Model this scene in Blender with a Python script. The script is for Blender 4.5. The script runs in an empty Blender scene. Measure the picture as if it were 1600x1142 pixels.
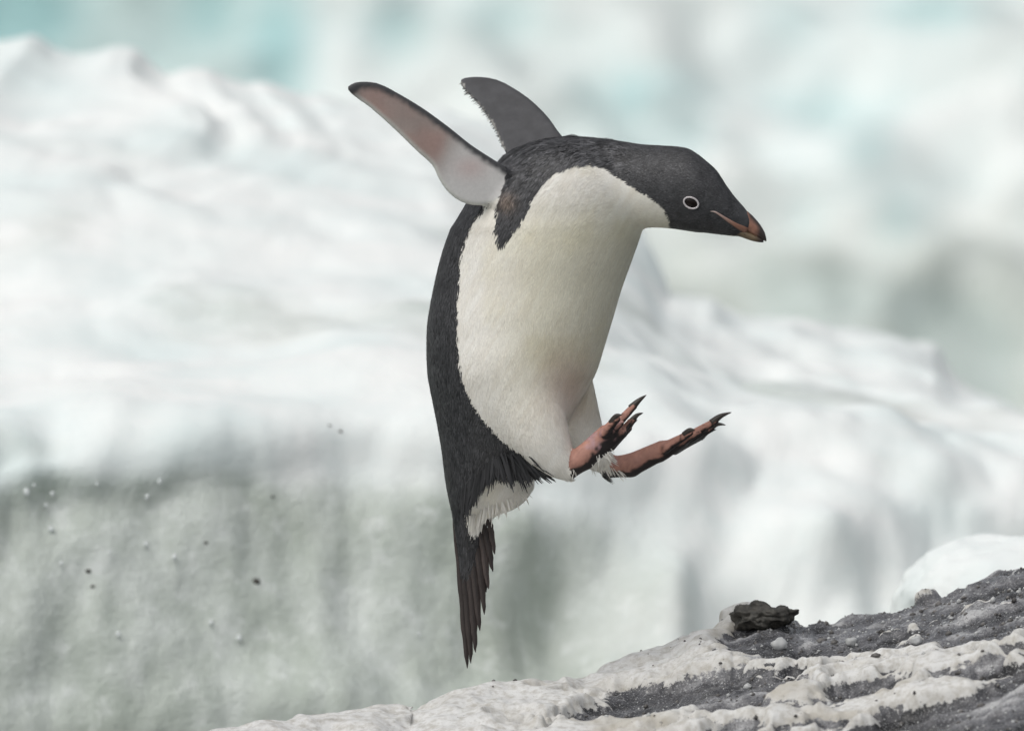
import bpy, math, random
import numpy as np
from mathutils import Vector, Matrix
from mathutils.bvhtree import BVHTree

random.seed(7)
rng = np.random.default_rng(7)
scene = bpy.context.scene
coll = scene.collection

# ------------------------------------------------------------------ camera
S = 0.00075            # metres per photo pixel at the bird
DIST = 12.0            # metres from lens to bird
CAM_H = 1.5
PITCH = math.radians(2.5)
CAM = np.array([0.0, -DIST, CAM_H])
FWD = np.array([0.0, math.cos(PITCH), -math.sin(PITCH)])
UPV = np.array([0.0, math.sin(PITCH), math.cos(PITCH)])

cam_d = bpy.data.cameras.new("camera")
cam = bpy.data.objects.new("camera", cam_d)
coll.objects.link(cam)
cam.location = CAM
cam.rotation_euler = (math.pi / 2 - PITCH, 0, 0)
cam_d.sensor_width = 36
cam_d.lens = 36 * DIST / (1600 * S)
cam_d.clip_start = 0.5
cam_d.clip_end = 6000
cam_d.dof.use_dof = True
cam_d.dof.focus_distance = DIST - 0.05
cam_d.dof.aperture_fstop = 5.0
scene.camera = cam

# ------------------------------------------------------------------ world + sun
SUN_ELEV = math.radians(55)
SUN_AZ = math.radians(-135)     # compass-like: direction the light comes from, 0 = +Y, -90 = -X
world = bpy.data.worlds.new("World")
scene.world = world
world.use_nodes = True
wn = world.node_tree
bg = wn.nodes["Background"]
sky = wn.nodes.new("ShaderNodeTexSky")
sky.sky_type = 'NISHITA'
sky.sun_disc = False
sky.sun_elevation = SUN_ELEV
sky.sun_rotation = SUN_AZ
sky.dust_density = 4.0
sky.air_density = 1.0
hsv = wn.nodes.new("ShaderNodeHueSaturation")
hsv.inputs["Saturation"].default_value = 0.22      # grey overcast
wn.links.new(sky.outputs[0], hsv.inputs["Color"])
wn.links.new(hsv.outputs[0], bg.inputs[0])
bg.inputs[1].default_value = 0.15

sun_d = bpy.data.lights.new("sun", 'SUN')
sun_d.energy = 0.7
sun_d.angle = math.radians(70)
sun_d.color = (1.0, 0.97, 0.92)
sun = bpy.data.objects.new("sun", sun_d)
coll.objects.link(sun)
ldir = Vector((math.sin(SUN_AZ) * math.cos(SUN_ELEV), math.cos(SUN_AZ) * math.cos(SUN_ELEV), math.sin(SUN_ELEV)))
sun.rotation_euler = ldir.to_track_quat('Z', 'Y').to_euler()
sun.location = (-3, -3, 6)

vs = scene.view_settings
vs.view_transform = 'Standard'
vs.look = 'None'
vs.gamma = 1
vs.use_curve_mapping = False
vs.exposure = -0.03

# ------------------------------------------------------------------ helpers
def P(x, y, d):
    """photo pixel (x, y) at depth d pixels*S behind the bird's plane -> world (arrays)"""
    x, y, d = np.broadcast_arrays(np.asarray(x, float), np.asarray(y, float), np.asarray(d, float))
    k = (DIST + d * S) / DIST
    X = (x - 800) * S * k
    U = (571 - y) * S * k
    Z = DIST + d * S
    return CAM + X[..., None] * np.array([1.0, 0, 0]) + U[..., None] * UPV + Z[..., None] * FWD

def _hash(ix, iy, iz, seed):
    h = (ix.astype(np.uint32) * np.uint32(374761393) + iy.astype(np.uint32) * np.uint32(668265263)
         + iz.astype(np.uint32) * np.uint32(2147483647 - 88) + np.uint32(seed * 974634777 & 0xffffffff))
    h = (h ^ (h >> np.uint32(13))) * np.uint32(1274126177)
    h = (h ^ (h >> np.uint32(16))) * np.uint32(2246822519)
    h ^= h >> np.uint32(13)
    return h.astype(np.float64) / 4294967295.0

def noise(p, scale=1.0, seed=1):
    """value noise in -1..1; p (...,3)"""
    q = np.asarray(p, float) * scale + 1000.0
    i = np.floor(q).astype(np.int64)
    f = q - i
    f = f * f * f * (f * (f * 6 - 15) + 10)
    out = 0
    for a in (0, 1):
        wa = f[..., 0] if a else 1 - f[..., 0]
        for b in (0, 1):
            wb = f[..., 1] if b else 1 - f[..., 1]
            for c in (0, 1):
                wc = f[..., 2] if c else 1 - f[..., 2]
                out = out + wa * wb * wc * _hash(i[..., 0] + a, i[..., 1] + b, i[..., 2] + c, seed)
    return out * 2 - 1

def fbm(p, scale=1.0, octv=4, seed=1, gain=0.5, lac=2.03):
    r, a, t = 0, 1.0, 0
    for o in range(octv):
        r = r + a * noise(p, scale * lac ** o, seed + o * 17)
        t += a
        a *= gain
    return r / t

def sstep(a, b, x):
    t = np.clip((x - a) / (b - a), 0, 1)
    return t * t * (3 - 2 * t)

def inside(poly, x, y):
    """even-odd test, arrays"""
    poly = np.asarray(poly, float)
    r = np.zeros(np.shape(x), bool)
    x2, y2 = poly[-1]
    for x1, y1 in poly:
        c = ((y1 > y) != (y2 > y)) & (x < (x2 - x1) * (y - y1) / (y2 - y1 + 1e-12) + x1)
        r ^= c
        x2, y2 = x1, y1
    return r

def smooth_poly(pts, n=5, closed=True):
    pts = np.asarray(pts, float)
    N = len(pts)
    out = []
    rngk = range(N) if closed else range(N - 1)
    for k in rngk:
        if closed:
            p0, p1, p2, p3 = pts[k - 1], pts[k], pts[(k + 1) % N], pts[(k + 2) % N]
        else:
            p0, p1, p2, p3 = pts[max(k - 1, 0)], pts[k], pts[k + 1], pts[min(k + 2, N - 1)]
        for j in range(n):
            t = j / n
            out.append(0.5 * (2 * p1 + (p2 - p0) * t + (2 * p0 - 5 * p1 + 4 * p2 - p3) * t * t + (3 * p1 - p0 - 3 * p2 + p3) * t ** 3))
    if not closed:
        out.append(pts[-1])
    return np.array(out)

def mesh_obj(name, verts, faces, mat, parent=None, col=None, origin=None, smooth=True, attrs=None, normals=None):
    verts = np.asarray(verts, float)
    o0 = np.zeros(3) if origin is None else np.asarray(origin, float)
    me = bpy.data.meshes.new(name)
    if isinstance(faces, np.ndarray) and faces.ndim == 2:
        n, k = faces.shape
        me.vertices.add(len(verts))
        me.vertices.foreach_set("co", (verts - o0).astype(np.float32).ravel())
        me.loops.add(n * k)
        me.loops.foreach_set("vertex_index", faces.astype(np.int32).ravel())
        me.polygons.add(n)
        me.polygons.foreach_set("loop_start", np.arange(0, n * k, k, dtype=np.int32))
        me.update(calc_edges=True)
    else:
        me.from_pydata([tuple(v) for v in (verts - o0)], [], faces)
    me.validate()
    if smooth:
        me.polygons.foreach_set("use_smooth", np.ones(len(me.polygons), bool))
    if col is not None:
        a = me.attributes.new("Col", 'FLOAT_COLOR', 'POINT')
        c = np.ones((len(verts), 4), np.float32)
        c[:, :3] = col
        a.data.foreach_set("color", c.ravel())
    for k, v in (attrs or {}).items():
        a = me.attributes.new(k, 'FLOAT', 'POINT')
        a.data.foreach_set("value", np.asarray(v, np.float32))
    if mat is not None:
        me.materials.append(mat)
    me.update()
    if normals is not None:
        me.normals_split_custom_set_from_vertices(normals)
    ob = bpy.data.objects.new(name, me)
    coll.objects.link(ob)
    if parent is not None:
        ob.parent = parent
        # vertices were given in world space: keep them there whatever the parents' places
        w = Vector((0, 0, 0))
        q = parent
        while q is not None:
            w += q.location
            q = q.parent
        ob.location = Vector(o0) - w
    else:
        ob.location = o0
    return ob

def tag(o, label=None, cat=None, group=None, kind=None):
    if label: o["label"] = label
    if cat: o["category"] = cat
    if group: o["group"] = group
    if kind: o["kind"] = kind
    return o

class NT:
    def __init__(self, name):
        self.m = bpy.data.materials.new(name)
        self.m.use_nodes = True
        self.t = self.m.node_tree
        self.b = self.t.nodes["Principled BSDF"]
    def n(self, typ, **kw):
        nd = self.t.nodes.new("ShaderNode" + typ)
        for k, v in kw.items():
            if hasattr(nd, k):
                setattr(nd, k, v)
            else:
                nd.inputs[k.replace("_", " ")].default_value = v
        return nd
    def l(self, a, b):
        self.t.links.new(a, b)
    def coord(self, scale=(1, 1, 1)):
        tc = self.n("TexCoord")
        mp = self.n("Mapping")
        mp.inputs["Scale"].default_value = scale
        self.l(tc.outputs["Object"], mp.inputs[0])
        return mp.outputs[0]
    def noise(self, vec, scale, detail=4, rough=0.5):
        nd = self.n("TexNoise")
        nd.inputs["Scale"].default_value = scale
        nd.inputs["Detail"].default_value = detail
        nd.inputs["Roughness"].default_value = rough
        self.l(vec, nd.inputs["Vector"])
        return nd.outputs[0]
    def ramp(self, fac, stops):
        r = self.n("ValToRGB")
        els = r.color_ramp.elements
        while len(els) < len(stops):
            els.new(0.5)
        for e, (p, c) in zip(els, stops):
            e.position = p
            e.color = (c, c, c, 1) if not isinstance(c, tuple) else (*c, 1)
        self.l(fac, r.inputs[0])
        return r.outputs[0]
    def mix(self, fac, a, b, mode='MIX'):
        m = self.n("Mix", data_type='RGBA', blend_type=mode)
        for sock, v in ((m.inputs[0], fac), (m.inputs[6], a), (m.inputs[7], b)):
            if isinstance(v, (int, float)):
                sock.default_value = v
            elif isinstance(v, tuple):
                sock.default_value = (*v, 1)
            else:
                self.l(v, sock)
        return m.outputs[2]
    def attr(self, name, out=2):
        a = self.n("Attribute")
        a.attribute_name = name
        return a.outputs[out]
    def bump(self, h, strength, dist, normal=None):
        b = self.n("Bump")
        b.inputs["Strength"].default_value = strength
        b.inputs["Distance"].default_value = dist
        self.l(h, b.inputs["Height"])
        if normal is not None:
            self.l(normal, b.inputs["Normal"])
        self.l(b.outputs[0], self.b.inputs["Normal"])
        return b.outputs[0]
    def set(self, **kw):
        for k, v in kw.items():
            self.b.inputs[k.replace("_", " ")].default_value = v

# ------------------------------------------------------------------ materials
def make_ice():
    """snow (ice=0) to wet old glacier ice (ice=1)"""
    t = NT("snow_and_ice")
    v = t.coord()
    ice = t.attr("ice")
    blue = t.attr("blue")
    n1 = t.noise(v, 5.0, 6, 0.6)
    snow = t.mix(t.ramp(n1, [(0.35, 0.0), (0.65, 1.0)]), (0.74, 0.795, 0.78), (0.83, 0.845, 0.825))
    vv = t.coord((1.0, 1.0, 0.75))
    n2 = t.noise(vv, 9.0, 7, 0.62)
    icec = t.mix(t.ramp(n2, [(0.36, 0.0), (0.66, 1.0)]), (0.42, 0.465, 0.415), (0.58, 0.62, 0.585))
    n3 = t.noise(vv, 3.2, 5, 0.6)
    icec = t.mix(t.ramp(n3, [(0.52, 0.0), (0.74, 0.55)]), icec, (0.37, 0.405, 0.34))   # algae-tinted patches
    n4 = t.noise(v, 26.0, 6, 0.6)
    icec = t.mix(t.ramp(n4, [(0.30, 0.45), (0.5, 0.0), (0.70, 0.0)]), icec, (0.38, 0.42, 0.37))
    icec = t.mix(t.ramp(n4, [(0.54, 0.0), (0.72, 0.5)]), icec, (0.74, 0.77, 0.75))
    c = t.mix(ice, snow, icec)
    c = t.mix(blue, c, (0.20, 0.46, 0.47))
    t.l(c, t.b.inputs["Base Color"])
    rr = t.n("MapRange")
    rr.inputs["To Min"].default_value = 0.75
    rr.inputs["To Max"].default_value = 0.38
    t.l(ice, rr.inputs["Value"])
    t.l(rr.outputs[0], t.b.inputs["Roughness"])
    t.set(IOR=1.31)
    nb = t.noise(v, 22.0, 8, 0.62)
    mr = t.n('MapRange')
    mr.inputs['To Min'].default_value = 0.3
    mr.inputs['To Max'].default_value = 0.9
    t.l(ice, mr.inputs['Value'])
    mu = t.n('Math', operation='MULTIPLY')
    t.l(nb, mu.inputs[0]); t.l(mr.outputs[0], mu.inputs[1])
    b1 = t.bump(mu.outputs[0], 0.5, 0.02)
    ng = t.noise(v, 600.0, 2, 0.6)
    t.bump(ng, 0.3, 0.0012, b1)
    return t.m

def make_ledge():
    t = NT("snow_crusted_rock")
    v = t.coord()
    sn = t.attr("snow")
    tan = t.attr("tan")
    nr = t.noise(v, 60.0, 7, 0.7)
    rock = t.mix(0.55, nr, t.attr('streak'))
    rock = t.ramp(rock, [(0.30, (0.02, 0.02, 0.021)), (0.46, (0.075, 0.075, 0.08)), (0.60, (0.14, 0.14, 0.147)), (0.78, (0.40, 0.40, 0.40))])
    nf = t.noise(v, 420.0, 3, 0.7)
    rock = t.mix(t.ramp(nf, [(0.56, 0.0), (0.70, 0.6)]), rock, (0.55, 0.56, 0.56))
    rock = t.mix(t.ramp(nf, [(0.32, 0.8), (0.44, 0.0)]), rock, (0.02, 0.02, 0.02))
    ns = t.noise(v, 90.0, 6, 0.65)
    snow = t.mix(t.ramp(ns, [(0.34, 1.0), (0.55, 0.0)]), (0.62, 0.62, 0.605), (0.42, 0.405, 0.37))
    snow = t.mix(tan, snow, (0.38, 0.35, 0.29))
    snow = t.mix(t.ramp(nf, [(0.28, 0.55), (0.40, 0.0)]), snow, (0.20, 0.18, 0.15))
    # ragged snow edge
    add = t.n("Math", operation='MULTIPLY_ADD')
    t.l(t.noise(v, 170.0, 5, 0.7), add.inputs[0])
    add.inputs[1].default_value = 1.1
    t.l(sn, add.inputs[2])
    mask = t.ramp(add.outputs[0], [(0.86, 0.0), (1.0, 1.0)])
    c = t.mix(mask, rock, snow)
    t.l(c, t.b.inputs["Base Color"])
    r = t.mix(mask, (0.18, 0.18, 0.18), (0.75, 0.75, 0.75))
    t.l(r, t.b.inputs["Roughness"])
    t.set(IOR=1.33)
    b1 = t.bump(t.noise(v, 150.0, 6, 0.55), 0.3, 0.003)
    t.bump(nf, 0.35, 0.0012, b1)
    return t.m

def make_col(name, rough=0.6, spec=0.4, nscale=250.0, bump=0.4, bdist=0.0008, var=0.25, sheen=0.0, sss=0.0):
    t = NT(name)
    v = t.coord()
    c = t.attr("Col", 0)
    n1 = t.noise(v, nscale, 4, 0.65)
    c2 = t.mix(1.0, c, t.ramp(n1, [(0.3, 1 - var), (0.7, 1.0 + 0.0)]), 'MULTIPLY')
    t.l(c2, t.b.inputs["Base Color"])
    t.set(Roughness=rough, Specular_IOR_Level=spec)
    if sheen:
        t.set(Sheen_Weight=sheen, Sheen_Roughness=0.4)
    if sss:
        t.set(Subsurface_Weight=sss, Subsurface_Scale=0.004)
    t.bump(n1, bump, bdist)
    return t.m

def make_plain(name, col, rough, spec=0.5, nscale=300, var=0.3, trans=0.0, ior=1.45, bump=0.2):
    t = NT(name)
    v = t.coord()
    n1 = t.noise(v, nscale, 4, 0.6)
    c = t.mix(t.ramp(n1, [(0.3, 0.0), (0.7, 1.0)]), tuple(x * (1 - var) for x in col), col)
    t.l(c, t.b.inputs["Base Color"])
    t.set(Roughness=rough, Specular_IOR_Level=spec, Transmission_Weight=trans, IOR=ior)
    if bump:
        t.bump(n1, bump, 0.001)
    return t.m

M_ICE = make_ice()
M_LEDGE = make_ledge()
M_BODY = make_col("penguin_skin", 0.62, 0.35, 260.0, 0.3, 0.0005, 0.10)
M_PLUME = make_col("penguin_plumage", 0.5, 0.4, 120.0, 0.0, 0.0007, 0.06)
M_TAIL = make_col("tail_feather_vane", 0.55, 0.35, 300.0, 0.4, 0.0005, 0.3)
M_BILL = make_col("bill_horn", 0.35, 0.5, 200.0, 0.2, 0.0005, 0.2)
M_EYE = make_plain("eye_gloss", (0.012, 0.007, 0.006), 0.12, 0.25, 200, 0.3, bump=0)
M_RING = make_plain("eye_ring_skin", (0.60, 0.56, 0.565), 0.5, 0.4, 600, 0.15)
M_CLAW = make_plain("claw_horn", (0.055, 0.045, 0.038), 0.4, 0.5, 500, 0.5)
M_STONE = make_plain("dark_wet_stone", (0.085, 0.08, 0.068), 0.55, 0.5, 160, 0.75, bump=0.8)
M_GRIT = make_plain("grit", (0.20, 0.19, 0.18), 0.6, 0.5, 40, 0.85)
M_CRYSTAL = make_plain("clear_ice_bit", (0.75, 0.76, 0.75), 0.25, 0.5, 120, 0.25, trans=0.35, ior=1.31)
M_WATER = make_plain("sea_water_surface", (0.05, 0.10, 0.10), 0.12, 0.5, 3, 0.3, ior=1.33, bump=0.5)
M_DROP = make_plain("water_drop", (0.9, 0.93, 0.93), 0.08, 0.6, 3, 0.02, trans=0.3, ior=1.33, bump=0)  # whitened, mostly opaque: the drops' glint is put into their colour

# ------------------------------------------------------------------ setting: water, far ice, near ice banks, ledge
def grid_faces(nu, nv):
    i = np.arange(nu * nv).reshape(nu, nv)
    return np.stack([i[:-1, :-1], i[1:, :-1], i[1:, 1:], i[:-1, 1:]], -1).reshape(-1, 4)

def grid_normals(V):
    du = np.gradient(V, axis=0)
    dv = np.gradient(V, axis=1)
    n = np.cross(du, dv)
    return n / (np.linalg.norm(n, axis=-1, keepdims=True) + 1e-12)

def smooth1(a, it, axis):
    for _ in range(it):
        b = a.copy()
        sl = [slice(None)] * a.ndim
        s0, s1, s2 = list(sl), list(sl), list(sl)
        s0[axis] = slice(1, -1); s1[axis] = slice(0, -2); s2[axis] = slice(2, None)
        b[tuple(s0)] = 0.5 * a[tuple(s0)] + 0.25 * (a[tuple(s1)] + a[tuple(s2)])
        a = b
    return a

def loft(cols, nu, nv, smu=8, smv=8):
    """cols: list of (px, [(py, depth_m), ...]) with equal counts -> px, py, d arrays (nu, nv) sampled evenly"""
    xs = np.array([c[0] for c in cols], float)
    C = np.array([c[1] for c in cols], float)                 # (ncol, nk, 2)
    u = np.linspace(xs[0], xs[-1], nu)
    Cu = np.stack([np.stack([np.interp(u, xs, C[:, k, j]) for j in (0, 1)], -1) for k in range(C.shape[1])], 1)
    Cu = smooth1(Cu, smu, 0)
    # arc-length even-ish parametrisation, common to all columns
    med = C.mean(0)
    seg = np.hypot(np.diff(med[:, 0]) * S, np.diff(med[:, 1]))
    t = np.concatenate([[0], np.cumsum(seg)])
    v = np.linspace(0, t[-1], nv)
    out = np.stack([np.stack([np.interp(v, t, Cu[i, :, j]) for i in range(nu)], 0) for j in (0, 1)], -1)
    out = smooth1(out, smv, 1)
    return np.repeat(u[:, None], nv, 1), out[..., 0], out[..., 1], v / t[-1]

# --- sea
w = 3000.0
mesh_obj("sea_water", [(-w, -w, 0), (w, -w, 0), (w, w, 0), (-w, w, 0)], [(0, 1, 2, 3)], M_WATER, smooth=False)["kind"] = "structure"

# --- far ice slope, 18 m behind
def far_ice():
    nu, nv = 420, 300
    X = np.linspace(-9, 9, nu)
    tt = np.linspace(0, 1, nv)
    prof_y = np.interp(tt, [0, .10, .2, .3, .55, .8, 1], [16.4, 16.4, 16.75, 17.32, 19.0, 21.8, 27])
    prof_z = np.interp(tt, [0, .10, .2, .3, .55, .8, 1], [-0.6, -.1, 0.12, .52, 1.35, 2.3, 2.6])
    V = np.empty((nu, nv, 3))
    V[..., 0] = X[:, None]; V[..., 1] = smooth1(prof_y, 6, 0)[None]; V[..., 2] = smooth1(prof_z, 6, 0)[None]
    n = grid_normals(V)
    l = fbm(V, 1.1, 3, 5)
    bil = 1 - np.abs(fbm(V + 3.3, 1.7, 3, 29)) * 2.2          # billowy lumps
    amp = 0.18 * l + 0.16 * bil + 0.06 * fbm(V, 6, 3, 71)
    V2 = V + n * amp[..., None]
    V2[..., 2] += 0.06 * l
    b = fbm(V + 11, 1.0, 3, 91)
    up = sstep(0.25, 1.5, V[..., 2])
    blue = sstep(0.16, 0.42, b + 0.18 * up * sstep(1.5, -1.5, V[..., 0]) - 0.25 * bil + 0.02) * 0.62 * (0.25 + 0.75 * up)
    for (bx, by, rx, rz, w_) in ((25, 25, 95, 60, 1), (440, 70, 60, 110, 1), (330, 20, 60, 60, .6), (1342, 222, 55, 45, .45), (1240, 40, 60, 45, .45), (1450, 15, 90, 30, .9), (985, 145, 45, 45, .5), (780, 30, 80, 50, .4), (1385, 325, 40, 30, .4), (620, 40, 70, 60, .5)):
        c = P(bx, by, 18.5 / S)
        blue = np.maximum(blue, .85 * w_ * np.exp(-(((V2[..., 0] - c[0]) / (rx * S * 2.5)) ** 2 + ((V2[..., 2] - c[2]) / (rz * S * 2.5)) ** 2) + .9 * b))
    lf = sstep(-.55, -1.0, V[..., 0])
    blue = np.clip(blue * .8 + .28 * lf * (1 + .8 * b) + .10 * sstep(.5, 1.6, V[..., 2]), 0, .7)
    ice = np.clip(0.2 + 0.4 * l + .35 * lf + 0.65 * sstep(0.8, 0.4, V[..., 2] + 0.15 * l), 0, 1)
    o = mesh_obj("ice_slope", V2.reshape(-1, 3), grid_faces(nu, nv), M_ICE, attrs={"ice": ice.ravel(), "blue": blue.ravel()})
    tag(o, kind="structure")
far_ice()

RIM_L = np.array([(-700, 90), (-300, 40), (-60, 70), (0, 58), (55, 52), (85, 78), (120, 86), (150, 82), (178, 72), (215, 74), (235, 105), (262, 118), (290, 106), (322, 104), (352, 122),
                  (388, 134), (405, 126), (440, 132), (475, 148), (500, 144), (545, 155), (620, 160), (690, 166), (760, 190), (850, 225), (930, 262), (985, 310), (1012, 352), (1024, 400), (1032, 450), (1036, 500)])
def rim_l(x):
    return np.interp(x, RIM_L[:, 0], RIM_L[:, 1])

RIM_R = np.array([(1036, 448), (1060, 452), (1090, 466), (1108, 462), (1130, 474), (1165, 488), (1195, 484), (1235, 478), (1270, 490), (1310, 500), (1360, 502), (1400, 508),
                  (1440, 514), (1470, 528), (1482, 548), (1500, 574), (1530, 592), (1560, 604), (1600, 626), (1680, 650), (1800, 640), (2000, 690), (2300, 720)])
RIM = np.concatenate([RIM_L[RIM_L[:, 0] < 1030], RIM_R])
def rim(x):
    return np.interp(x, RIM[:, 0], RIM[:, 1])
_rx = np.arange(-700, 2301, 4.0)
_rs = smooth1(rim(_rx), 500, 0)
def rim_s(x):
    return np.interp(x, _rx, _rs)

def ice_bank():
    def lip(x):
        return np.interp(x, [-700, 0, 100, 330, 550, 700, 950, 1100, 1400, 2300], [745, 735, 718, 704, 688, 692, 730, 760, 800, 830])
    cols = []
    for x in np.arange(-700, 2301, 8):
        L, r = lip(x), rim_s(x)
        over = np.interp(x, [-700, 0, 300, 550, 750, 950], [.04, .04, .01, .0, .0, 0.0])
        b = np.interp(x, [-700, 2300], [.62, 1.72])
        q = L - 130
        g = np.interp(x, [300, 1100], [.16, .42])
        cols.append((x, [(1750, b - 1.3 * g), (1400, b - 1.1 * g), (1120, b - .8 * g), (960, b - .45 * g), (L + 110, b - .2 * g), (L + 50, b + .01), (L + 22, b + .01 - over * .5), (L + 6, b + .01 - over), (L - 22, b + .02 - over), (L - 60, b + .08 - over * .7),
                         (q, b + .24), (.62 * q + .38 * r, .62 * b + 1.4), (.3 * q + .7 * r, .3 * b + 2.3), (r + 12, 3.3), (r, 3.45), (r + 25, 3.75), (r + 120, 4.6), (1500, 5.2)]))
    nu, nv = 860, 400
    px, py, d, v = loft(cols, nu, nv, 30, 4)
    # the broken skyline of the rim sits on the last metre
    warp = 260 * np.clip(3.4 - d, 0, 2) * sstep(960, 820, px) * noise(np.stack([px / 300., py / 90., d], -1), 1.0, 9)
    py = py + (rim(px + warp) - rim_s(px)) * sstep(1.7, 3.35, d) ** 1.5 * (v[None] < .97)
    V = P(px, py, d / S)
    n = grid_normals(V)
    s = -np.sign((n * (V - CAM)).sum(-1).mean())
    front = v[None] < 0.6
    rightf = sstep(820, 1150, px)
    wall = sstep(0.0, 1.0, (py - (lip(px) - 6)) / np.interp(px, [300, 1000], [85, 180])) * front
    big = fbm(V, 2.2, 3, 3)
    bil = 0.5 - np.abs(fbm(V + 5.1, 4.5, 3, 41))
    med = 0.5 - np.abs(fbm(V + 1.7, 9.0, 3, 110))
    sc = fbm(V, 5.0, 4, 57)
    topf = 1 - wall
    amp = topf * (0.042 * big + 0.028 * bil * sstep(.95, 1.5, d) + 0.008 * sc + 0.003 * fbm(V, 30, 3, 8) + .04 * rightf * bil) * (1 - .6 * sstep(2.9, 3.2, d)) + 0.02 * sstep(2.4, 3.0, d) * (0.5 - np.abs(fbm(V, 9, 3, 18)))
    amp = amp + wall * ((0.05 + .05 * rightf) * big + 0.03 * sc + (.03 + .08 * rightf) * bil + (.03 + .03 * rightf) * med + 0.004 * fbm(V, 35, 3, 15))
    lob = fbm(np.stack([px / 190.0, py / 130., d * 0], -1), 1.0, 3, 77)
    amp = amp + np.exp(-((py - 705) / 55.0) ** 2) * front * (1 - rightf) * 0.04 * lob
    # a rounded boss at the foot of the wall, a bulge in the lip, a hollow farther right
    def bump(cx, cy, rx, ry, a):
        return a * np.exp(-(((px - cx) / rx) ** 2 + ((py - cy) / ry) ** 2)) * front
    amp = amp + bump(885, 935, 60, 85, .09) + bump(5, 715, 38, 36, .05) + bump(85, 690, 50, 50, .05) + bump(1268, 850, 85, 60, -.05) + bump(1200, 760, 90, 60, .02) + bump(1060, 900, 60, 60, -.05)
    amp = amp + bump(480, 1070, 120, 70, -.05)
    V = V + n * (amp * s)[..., None]
    V = smooth1(smooth1(V, 7, 0), 6, 1)
    wall = sstep(.15, .85, wall + .6 * fbm(V, 5, 4, 39) * np.exp(-((py - 730) / 75.) ** 2))
    snowy = (1 - wall) * (0.5 * sstep(.1, .5, fbm(V + 2, 3.0, 4, 33)) * sstep(3.0, 2.2, d))
    pale = rightf * (.65 + .6 * bil)                              # snowier, cleaner face toward the right
    ice = np.clip(wall * (1 - np.clip(pale, 0, .85)) + snowy, 0, 1)
    blue = 0.10 * sstep(.05, .5, fbm(V, 2.6, 3, 63)) * topf
    o = mesh_obj("ice_bank", V.reshape(-1, 3), grid_faces(nu, nv), M_ICE, attrs={"ice": ice.ravel(), "blue": blue.ravel()})
    tag(o, "long snow-topped ice bank with a grey-green ice wall behind the leaping penguin", "ice bank")
    return o, V, grid_faces(nu, nv)
bank, BANK_V, BANK_F = ice_bank()

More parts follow.
